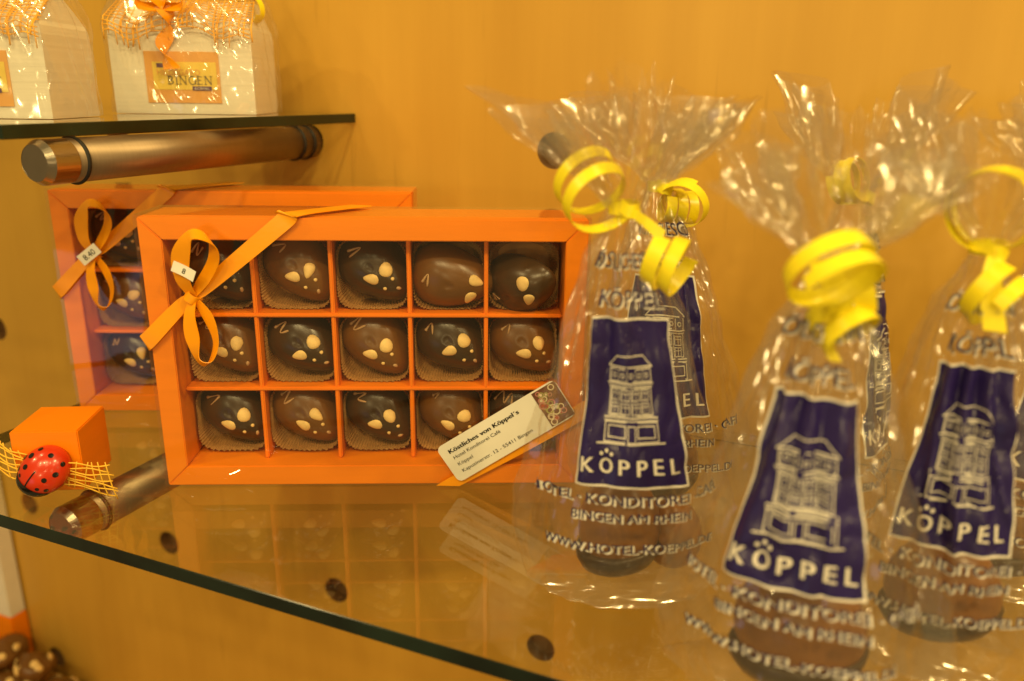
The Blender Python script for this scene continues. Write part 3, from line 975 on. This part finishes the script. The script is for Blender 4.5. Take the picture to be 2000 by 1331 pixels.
def house2d(x0, x1, z0, z1):
    """town-house drawing of white strokes in a panel"""
    w = 0.00044
    X = lambda f: x0 + (x1 - x0) * f
    Z = lambda f: z1 + (z0 - z1) * f
    L = []
    R = lambda a, b, c, d, ww=w: L.append(poly2d([(X(a), Z(c)), (X(b), Z(c)), (X(b), Z(d)), (X(a), Z(d))], ww, True, 3))
    ln = lambda a, c, b, d, ww=w: L.append(line2d((X(a), Z(c)), (X(b), Z(d)), ww, 6))
    ln(.34, .205, .66, .205); ln(.34, .205, .23, .27); ln(.66, .205, .77, .27); ln(.23, .27, .77, .27, .00055)
    R(.25, .75, .285, .36)
    for i in range(5):
        cx = .31 + .095 * i
        L.append(ring2d(X(cx), Z(.323), .0012, .0004, 10))
        ln(cx - .045, .285, cx - .045, .36, .00028)
    ln(.23, .372, .77, .372, .0006); ln(.24, .39, .76, .39, .00036)
    R(.26, .74, .40, .565)
    for i in range(4):
        a = .285 + .114 * i
        ln(a - .012, .40, a - .012, .565, .00028)
        for (c, d) in ((.41, .475), (.493, .558)):
            R(a, a + .078, c, d, .00034)
            ln(a + .039, c, a + .039, d, .00028); ln(a, c + .022, a + .078, c + .022, .00028)
    ln(.22, .578, .78, .578, .0006); ln(.22, .597, .78, .597, .00045)
    R(.23, .77, .605, .725)
    R(.265, .44, .628, .698); R(.56, .735, .628, .698)
    R(.465, .535, .628, .725, .00036)
    ln(.17, .735, .83, .735, .0006)
    return merge(L)

def small_caps(words, h, cx, z, width):
    s = '  '.join(words) if isinstance(words, (list, tuple)) else words
    return text2d(s, h, cx, z, 'c', width, 0.00010)

def print_bag(bag, parent, jitter=0.0):
    x0, x1, z0, z1 = -.0248, .0248, .0580, .1250
    pn = bag.lay('printed_panel', grid2d(x0, x1, z0, z1, 40, 40), 0.00030, 'navy', parent)
    bw = 0.0009
    border = merge([grid2d(x0 - bw, x1 + bw, z1, z1 + bw, 30, 1), grid2d(x0 - bw, x1 + bw, z0 - bw, z0, 30, 1),
                    grid2d(x0 - bw, x0, z0, z1, 1, 34), grid2d(x1, x1 + bw, z0, z1, 1, 34)])
    bag.lay('panel_border', border, 0.00032, 'white_ink', pn)
    bag.lay('house_drawing', house2d(x0, x1, z0, z1), 0.00062, 'white_ink', pn)
    H = z1 - z0
    zb = z1 - H * 0.925
    L = []
    for ch, fx in zip('KOPPEL', (.095, .262, .43, .59, .745, .90)):
        L.append(text2d(ch, 0.0068, x0 + (x1 - x0) * fx, zb, 'c', {'K': .0055, 'O': .0060, 'P': .0044, 'E': .0042, 'L': .0040}[ch], 0.00022))
    ox = x0 + (x1 - x0) * .262
    for dx, dz in ((-.0024, .0083), (0, .0096), (.0024, .0083)):
        L.append(disc2d(ox + dx, zb + dz, .00085, 10))
    bag.lay('lettering', merge(L), 0.00062, 'white_ink', pn)
    lines = [('KÖSTLICHES VON', .0062, .1445, .074), ('KÖPPEL', .0068, .1300, .046),
             ('HOTEL · KONDITOREI · CAFÉ', .0044, .0500, .100), ('BINGEN AM RHEIN', .0042, .0425, .052), ('WWW.HOTEL-KOEPPEL.DE', .0042, .0285, .080)]
    for s_, h, z, wdt in lines:
        g = text2d(s_, h, 0, z, 'c', wdt, 0.00010)
        wh = [([(a + ddx, b + ddz) for a, b in g[0]], g[1]) for ddx, ddz in ((.0001, -.0003), (.0006, -.0004), (.0010, -.0007))]
        lt = bag.lay('lettering', g, 0.00050, 'navy_ink', parent)
        bag.lay('lettering_backing', merge(wh), 0.00024, 'white_ink', lt)

def neck_ribbon(bag, parent, curls, r=0.0056):
    c = bag.surf(0, ZT); d = bag.surf(PI, ZT); ce = (c + d) / 2
    P = [ce + V((math.cos(a) * r * 1.05, math.sin(a) * r, 0.0004 * math.sin(2 * a))) for a in [2 * PI * k / 28 for k in range(29)]]
    ring = band(P, [V((0, 0, 0.0050))] * 29, 1, 0.0004)
    kn = ce + V((0.0015, -r - 0.0012, 0))
    knot = band([kn + V((-.0035, .0012, .002)), kn + V((-.001, -.0014, 0)), kn + V((.0015, -.0014, -.0005)), kn + V((.0038, .0012, -.002))], [V((.001, 0, .0048))] * 4)
    rb = mesh_obj('ribbon', *merge([ring, knot]), 'yellow', parent, True)
    for geo in curls(kn):
        mesh_obj('ribbon_curl', *geo, 'yellow', rb, True)
    return rb

def make_bag(label, loc, rz, seed, curls, lean=(0, 0), gus=1.0, wide=1.0, zs=1.0):
    t = thing('cellophane_bag', label, 'gift bag', (loc[0], loc[1], 0.0006), rz, 'printed cellophane bags')
    t.scale = (1, 1, zs)
    b = Bag(seed, lean, gus, wide)
    b.film(t)
    print_bag(b, t)
    neck_ribbon(b, t, curls)
    return t

def curls_a(k):
    return [curl(k, (-0.35, 0.75, 0.55), 0.0130, 1.95, 0.0100, 1.75, 0.0052, (0, 0, 1), .05),
            band([k, k + V((.006, -.004, -.004)), k + V((.012, -.006, -.009))], [V((.001, 0, .003)), V((.001, 0, .004)), V((.002, 0, .005))]),
            curl(k + V((.012, -.006, -.009)), (0.75, -0.35, -0.35), 0.0115, 1.7, 0.0066, 0.6, 0.0064, (0, 0, 1), .1)]
def curls_b(k):
    return [curl(k + V((0, -.002, 0)), (0.50, -0.55, -0.62), 0.0140, 1.6, 0.0072, 3.9, 0.0066, (0, 0, 1), .05),
            curl(k + V((-.004, 0, .004)), (0.85, 0.4, 0.2), 0.0125, 1.3, 0.0080, 0.4, 0.0074, (-.3, 0, 1), .1),
            curl(k + V((.006, 0, -.006)), (0.6, -0.5, -0.6), 0.0105, 1.5, 0.0075, 0.2, 0.0076, (.2, 0, 1), .1)]
def curls_c(k):
    return [curl(k + V((.002, 0, 0)), (0.5, 0.85, 0.1), 0.0150, 1.55, 0.0040, 2.75, 0.0065, (0, 0, 1), .05),
            band([k, k + V((-.0005, -.005, -.008)), k + V((.001, -.007, -.018)), k + V((.003, -.009, -.027))], [V((.004, 0, 0)), V((.0060, .001, 0)), V((.0070, .001, 0)), V((.0070, -.001, 0))]),
            curl(k + V((.004, -.002, -.004)), (0.7, -0.4, -0.5), 0.0120, 1.2, 0.0080, 0.2, 0.0062, (.2, 0, 1), .1)]
def curls_d(k):
    return [curl(k, (0.30, 0.90, -0.25), 0.0100, 2.4, 0.0040, 2.6, 0.0036, (0, 0, 1), .1)]
def curls_e(k):
    return [curl(k + V((.004, 0, -.004)), (0.85, 0.35, -0.15), 0.0085, 2.6, 0.0062, 1.0, 0.0050, (0, 0, 1), .1),
            curl(k, (0.4, 0.8, 0.3), 0.0120, 1.2, 0.0050, -1.2, 0.0052, (.5, 0, 1), .1)]
def curls_f(k):
    return [curl(k, (0.6, 0.7, -0.3), 0.0110, 1.8, 0.0050, 1.0, 0.0055, (0, 0, 1), .1)]

make_bag('clear printed bag with yellow bow beside the front orange box, holding two chocolate eggs', (0.0505, 0.318), 0.0, 3, curls_a, (-0.008, -0.004))
make_bag('clear printed bag turned aside at the shelf front, big blurred yellow bow', (0.1030, 0.2490), -YAW * 1.1, 8, curls_b, (-0.004, 0.008), 1.25, 1.02, 0.93)
make_bag('clear printed bag with yellow bow and hanging ribbon strap beside the shelf-front bag', (0.1655, 0.2745), -YAW, 15, curls_c, (-0.002, 0.004), 1.0, 0.86, 0.955)
make_bag('clear printed bag standing behind the shelf-front bag, ribbon in thin rings', (0.1500, 0.352), 0.98, 21, curls_d, (0.004, 0.004))
make_bag('clear printed bag standing behind the bag next to the front orange box', (0.0800, 0.392), -0.10, 27, curls_e, (-0.010, 0.0))
make_bag('clear printed bag behind the strap-ribbon bag at the shelf end', (0.2290, 0.325), -YAW * 0.4, 33, curls_f)

# chocolate eggs in the bags
def egg_geo(rx, ry, hz, tip=0.18, n=28, m=18):
    vs, fs = [(0, 0, 0)], []
    for i in range(1, m):
        f = i / m * PI
        z = hz * (1 - math.cos(f)) / 2
        k = math.sin(f) * (1 - tip * (z / hz - 0.4))
        for j in range(n):
            a = 2 * PI * j / n
            vs.append((rx * k * math.cos(a), ry * k * math.sin(a), z))
    vs.append((0, 0, hz))
    for j in range(n): fs.append((0, 1 + (j + 1) % n, 1 + j))
    for i in range(m - 2):
        for j in range(n): fs.append((1 + i * n + j, 1 + i * n + (j + 1) % n, 1 + (i + 1) * n + (j + 1) % n, 1 + (i + 1) * n + j))
    e = len(vs) - 1
    for j in range(n): fs.append((e, 1 + (m - 2) * n + j, 1 + (m - 2) * n + (j + 1) % n))
    return vs, fs
def bag_egg(label, loc, rx, ry, hz, base, kind, rz=0.0, tilt=0.0):
    t = thing('chocolate_egg', label, 'chocolate egg', (loc[0], loc[1], 0.0014), rz, 'chocolate eggs inside the bags')
    lift = 0.0
    if base:
        v, f = lathe([(0.3, 0), (0.62, 0.02), (0.86, 0.28), (0.98, 0.65), (1.0, 0.95), (0.95, 1.03), (0.3, 1.0)], 40)
        v = [(x * rx * 1.03, y * ry * 1.05, z * 0.0120 + x * rx * .16 + rx * .16) for x, y, z in v]
        mesh_obj('base', v, f, 'dark', t, True); lift = 0.0015
    v, f = egg_geo(rx, ry, hz)
    o = mesh_obj('egg', v, f, kind, t, True)
    o.location = (0, 0, lift); o.rotation_euler = (0, tilt, 0)
    return t
bag_egg('milk chocolate egg on a dark base in the bag beside the front orange box', (0.0490, 0.3220), 0.0185, 0.0165, 0.047, True, 'bag_choc')
bag_egg('plain egg without base in the bag beside the front orange box', (0.0745, 0.3270), 0.0135, 0.0130, 0.033, False, 'bag_choc')
bag_egg('wide milk chocolate egg on a dark base in the shelf-front bag', (0.1060, 0.2520), 0.0235, 0.0185, 0.047, True, 'bag_choc', -YAW)
bag_egg('milk chocolate egg on a dark base in the strap-ribbon bag', (0.1720, 0.2790), 0.0215, 0.0170, 0.042, True, 'bag_choc', -YAW)
bag_egg('chocolate egg in the bag behind the shelf-front bag', (0.1440, 0.3500), 0.0190, 0.0160, 0.042, True, 'bag_choc')
bag_egg('chocolate egg in the bag behind the bag next to the front orange box', (0.0810, 0.3930), 0.0190, 0.0160, 0.042, True, 'bag_choc')
bag_egg('chocolate egg in the bag at the shelf end', (0.2290, 0.3260), 0.0190, 0.0160, 0.042, True, 'bag_choc')

# ------------------------------------------------------------------ white cartons on the upper shelf
def white_carton(label, loc, rz, k, seed, ribbon_side):
    t = thing('white_carton', label, 'gift carton', loc, rz, 'white cartons on the upper shelf')
    w, h, dp = 0.085 * k, 0.053 * k, 0.058 * k
    # body with pinched shoulders
    prof = [(0, 1.0, 0.0), (0.45, 1.0, 0.0), (0.86, 1.0, 0.0), (0.95, 0.985, 0.006), (1.0, 0.955, 0.014), (1.16, 0.93, 0.20), (1.26, 0.925, 0.36)]
    vs, fs = [], []
    for f, sx, inn in prof:
        hw = w / 2 * sx
        vs += [(-hw, inn * dp, h * f), (hw, inn * dp, h * f), (hw, dp - inn * dp, h * f), (-hw, dp - inn * dp, h * f)]
    for i in range(len(prof) - 1):
        for j in range(4): fs.append((i * 4 + j, i * 4 + (j + 1) % 4, (i + 1) * 4 + (j + 1) % 4, (i + 1) * 4 + j))
    fs += [(3, 2, 1, 0), tuple((len(prof) - 1) * 4 + j for j in range(4))]
    mesh_obj('carton', vs, fs, 'white_corr', t)
    # label
    lw, lh = 0.0445 * k, 0.0300 * k
    lx, lz = 0.000 * k, 0.0215 * k
    lb = plate('label', [(-lw / 2 + lx, -lh / 2 + lz), (lw / 2 + lx, -lh / 2 + lz), (lw / 2 + lx, lh / 2 + lz), (-lw / 2 + lx, lh / 2 + lz)], -0.0005, -0.0001, 'label_orange', t, I4)
    on_plate('label_field', rect2d(lx - lw * .40, lx + lw * .46, lz - lh * .24, lz + lh * .30), -0.0007, 'label_yellow', lb, I4)
    on_plate('label_strip', rect2d(lx - lw * .34, lx - lw * .06, lz + lh * .19, lz + lh * .27), -0.0009, 'purple', lb, I4)
    on_plate('label_strip', rect2d(lx + lw * .12, lx + lw * .38, lz - lh * .25, lz - lh * .17), -0.0010, 'purple', lb, I4)
    on_plate('lettering', text2d('KÖPPEL', lh * .045, lx + lw * .25, lz - lh * .235, 'c', lw * .20), -0.0012, 'white_ink', lb, I4)
    on_plate('lettering', text2d('HILDEGARD', lh * .12, lx - lw * .05, lz + lh * .045, 'c', lw * .58), -0.0010, 'label_orange', lb, I4)
    # BINGEN in thin roman capitals with serifs
    G = []
    bx, bz, ch, cw = lx - lw * .20, lz - lh * .13, lh * .155, lw * .095
    st, th_ = ch * .13, ch * .07
    def sl(p, q, ww=st): G.append(line2d((bx + p[0] * cw, bz + p[1] * ch), (bx + q[0] * cw, bz + q[1] * ch), ww, 1))
    def serif(x, z_): sl((x - .16, z_), (x + .16, z_), th_)
    for i, c_ in enumerate('BINGEN'):
        o_ = [0, 1.1, 1.62, 2.95, 4.15, 5.2][i]
        if c_ in 'BIE': sl((o_ + .1, 0), (o_ + .1, 1)); serif(o_ + .1, 0); serif(o_ + .1, 1)
        if c_ == 'B':
            for z0_, z1_ in ((0, .52), (.52, 1)):
                pts = [(o_ + .1 + .62 * math.sin(a) * (1 if z0_ == 0 else .85), z0_ + (z1_ - z0_) * (1 - math.cos(a)) / 2) for a in [PI * q / 7 for q in range(8)]]
                for p, q in zip(pts, pts[1:]): sl(p, q, st * .8)
        if c_ == 'E':
            for z_, l_ in ((0.03, .7), (.52, .5), (.97, .65)): sl((o_ + .1, z_), (o_ + l_, z_), th_)
        if c_ == 'N':
            sl((o_ + .1, 0), (o_ + .1, 1), th_); sl((o_ + .1, 1), (o_ + .9, 0), st); sl((o_ + .9, 0), (o_ + .9, 1), th_)
            serif(o_ + .1, 0); serif(o_ + .1, 1); serif(o_ + .9, 1)
        if c_ == 'G':
            pts = [(o_ + .5 + .48 * math.cos(a), .5 + .52 * math.sin(a)) for a in [math.radians(50 + 270 * q / 10) for q in range(11)]]
            for p, q in zip(pts, pts[1:]): sl(p, q, st * .8)
            sl((o_ + .92, .05), (o_ + .92, .42), st); serif(o_ + .92, .42)
    on_plate('lettering', merge(G), -0.0011, 'bingen_ink', lb, I4)
    # sisal net over the lid, frayed at the front
    rr = random.Random(seed)
    def npt(p, q):
        x = (p - .5) * w * 1.02
        sag = 0.003 * k * math.sin(9 * p + seed) + 0.0015 * k * math.sin(23 * p)
        if q < .35: return V((x, -.0035 * k - .001 * math.sin(14 * p), h * (1.02 - .26 * (.35 - q) / .35) + sag))
        f = (q - .35) / .65
        return V((x * (1 - .06 * f), -.002 * k + dp * .45 * f, h * (1.04 + .28 * f) + sag * (1 - f)))
    parts = []
    for i in range(34):
        p = i / 33
        q0 = rr.uniform(0.0, .22)
        dp_ = rr.uniform(-.05, .05)
        parts.append(tube([npt(p + dp_ * (1 - a / 9), q0 + (1 - q0) * a / 9) for a in range(10)], 0.00038 * k * rr.uniform(.7, 1.4), 5))
    for i in range(13):
        q = .18 + .82 * i / 12
        parts.append(tube([npt(a / 22, q + .02 * math.sin(a * 1.3 + i)) for a in range(23)], 0.00036 * k, 5))
    mesh_obj('sisal_net', *merge(parts), 'net_orange', t, True)
    # twisted ribbon tail in front
    c0 = V((-.006 * k, -.005 * k, h * 1.16))
    tw = [c0 + V((.003 * math.sin(i * .9) * k, -.0018 * math.cos(i * .8) * k, -.0044 * i * k)) for i in range(9)]
    wv_ = [V((.0100 * math.cos(i * .8) * k, .0065 * math.sin(i * .8) * k, .001)) for i in range(9)]
    mesh_obj('twisted_ribbon', *band(tw, wv_, 6), 'satin', t, True)
    bow = [band([c0, c0 + V((s_ * .006, -.006, .006)) * k, c0 + V((s_ * .013, -.006, .008)) * k, c0 + V((s_ * .012, -.004, .000)) * k, c0], [V((0, .003, .005)) * k] * 5) for s_ in (-1, 1)]
    mesh_obj('bow', *merge(bow), 'satin', t, True)
    # crinkled cellophane round it
    nu, nv = 150, 50
    vs, fs = [], []
    for i in range(nv + 1):
        f = i / nv
        z = 0.0004 + f * h * 2.1
        sh = 1.0 if f < .45 else 1.0 - .55 * ((f - .45) / .55) ** 1.3
        for j in range(nu):
            a = 2 * PI * j / nu
            ca, sa = math.cos(a), math.sin(a)
            sq = (abs(ca) ** 5 + abs(sa) ** 5) ** (-1 / 5)
            wr = 0.0024 * k * abs(noise.noise(V((ca * 5 + seed, sa * 5, z * 60)))) + 0.002 * k * noise.noise(V((ca * 2.3, sa * 2.3 + seed, z * 30))) \
                + 0.0014 * k * tri(17 * a / (2 * PI) + z * 30) * (0.3 + f)
            vs.append(((w / 2 + .0052 * k) * sq * sh * ca + wr * ca, dp / 2 + (dp / 2 + .0062 * k) * sq * sh * sa + wr * sa, z))
    for i in range(nv):
        for j in range(nu): fs.append((i * nu + j, i * nu + (j + 1) % nu, (i + 1) * nu + (j + 1) % nu, (i + 1) * nu + j))
    mesh_obj('cellophane', vs, fs, 'film', t, True)
    if ribbon_side:
        rb = mesh_obj('ribbon_curl', *curl(V((w * .52, dp * .3, h * 1.12)), (.3, .9, .1), .0085 * k, 1.7, .004, 2.0, .0045, (0, 0, 1)), 'yellow', t, True)
    return t
white_carton('white ribbed carton with orange label and yellow curl beside it, upper shelf near wall', (-0.2035, 0.520, 0.1936), 0.05, 1.0, 3, True)
white_carton('white ribbed carton wrapped in cellophane at the upper shelf front', (-0.2625, 0.4080, 0.1936), math.radians(2), 0.86, 9, False)

# ------------------------------------------------------------------ below: carton and nut clusters on the counter
CZ = -0.4150
cart = thing('display_carton', 'cream carton with orange foot standing on the wooden counter', 'carton', W(-0.853, 0.012, CZ + 0.0002), WALL_ROT)
box_obj('carton', -0.066, 0.066, -0.008, 0.010, 0.0705, 0.26, 'card', cart, 0.001)
box_obj('foot', -0.0665, 0.0665, -0.0085, 0.0105, 0.0, 0.070, 'orange', cart, 0.001)
rl = random.Random(2)
def cluster(u, w, label, r, lift=0.0):
    t = thing('nut_cluster', label, 'chocolate', W(u, w, CZ + 0.0002 + lift), rl.uniform(0, 3), 'chocolate nut clusters on the counter')
    vs, fs = egg_geo(r, r * .9, r * 1.2, 0.0, 26, 16)
    vs = [V(v) * (1 + .22 * noise.noise(V(v) * (1.6 / r) + V((u * 40, w * 30, 0)))) for v in vs]
    mesh_obj('chocolate', vs, fs, 'milk', t, True)
    for i in range(7):
        a, f = rl.uniform(0, 6.28), rl.uniform(.5, 1.3)
        o = link('nut', ALMONDS[i % 3], t)
        p = V((math.cos(a) * math.sin(f) * r, math.sin(a) * math.sin(f) * r * .9, r * .6 + r * .62 * math.cos(f)))
        o.location = p; o.scale = (1.2, 1.6, 1.2)
        o.rotation_mode = 'QUATERNION'
        o.rotation_quaternion = V((0, -1, 0)).rotation_difference((p - V((0, 0, r * .6))).normalized())
cluster(-0.800, 0.050, 'chocolate nut cluster on the counter, right before the cream carton', 0.025)
cluster(-0.752, 0.045, 'chocolate nut cluster on the counter, middle of the pile', 0.025)
cluster(-0.706, 0.042, 'chocolate nut cluster on the counter, farthest from the cream carton', 0.024)
cluster(-0.778, 0.040, 'chocolate nut cluster on top of the pile beside the cream carton', 0.023, 0.030)
cluster(-0.735, 0.036, 'smaller chocolate nut cluster on top of the pile, away from carton', 0.021, 0.026)
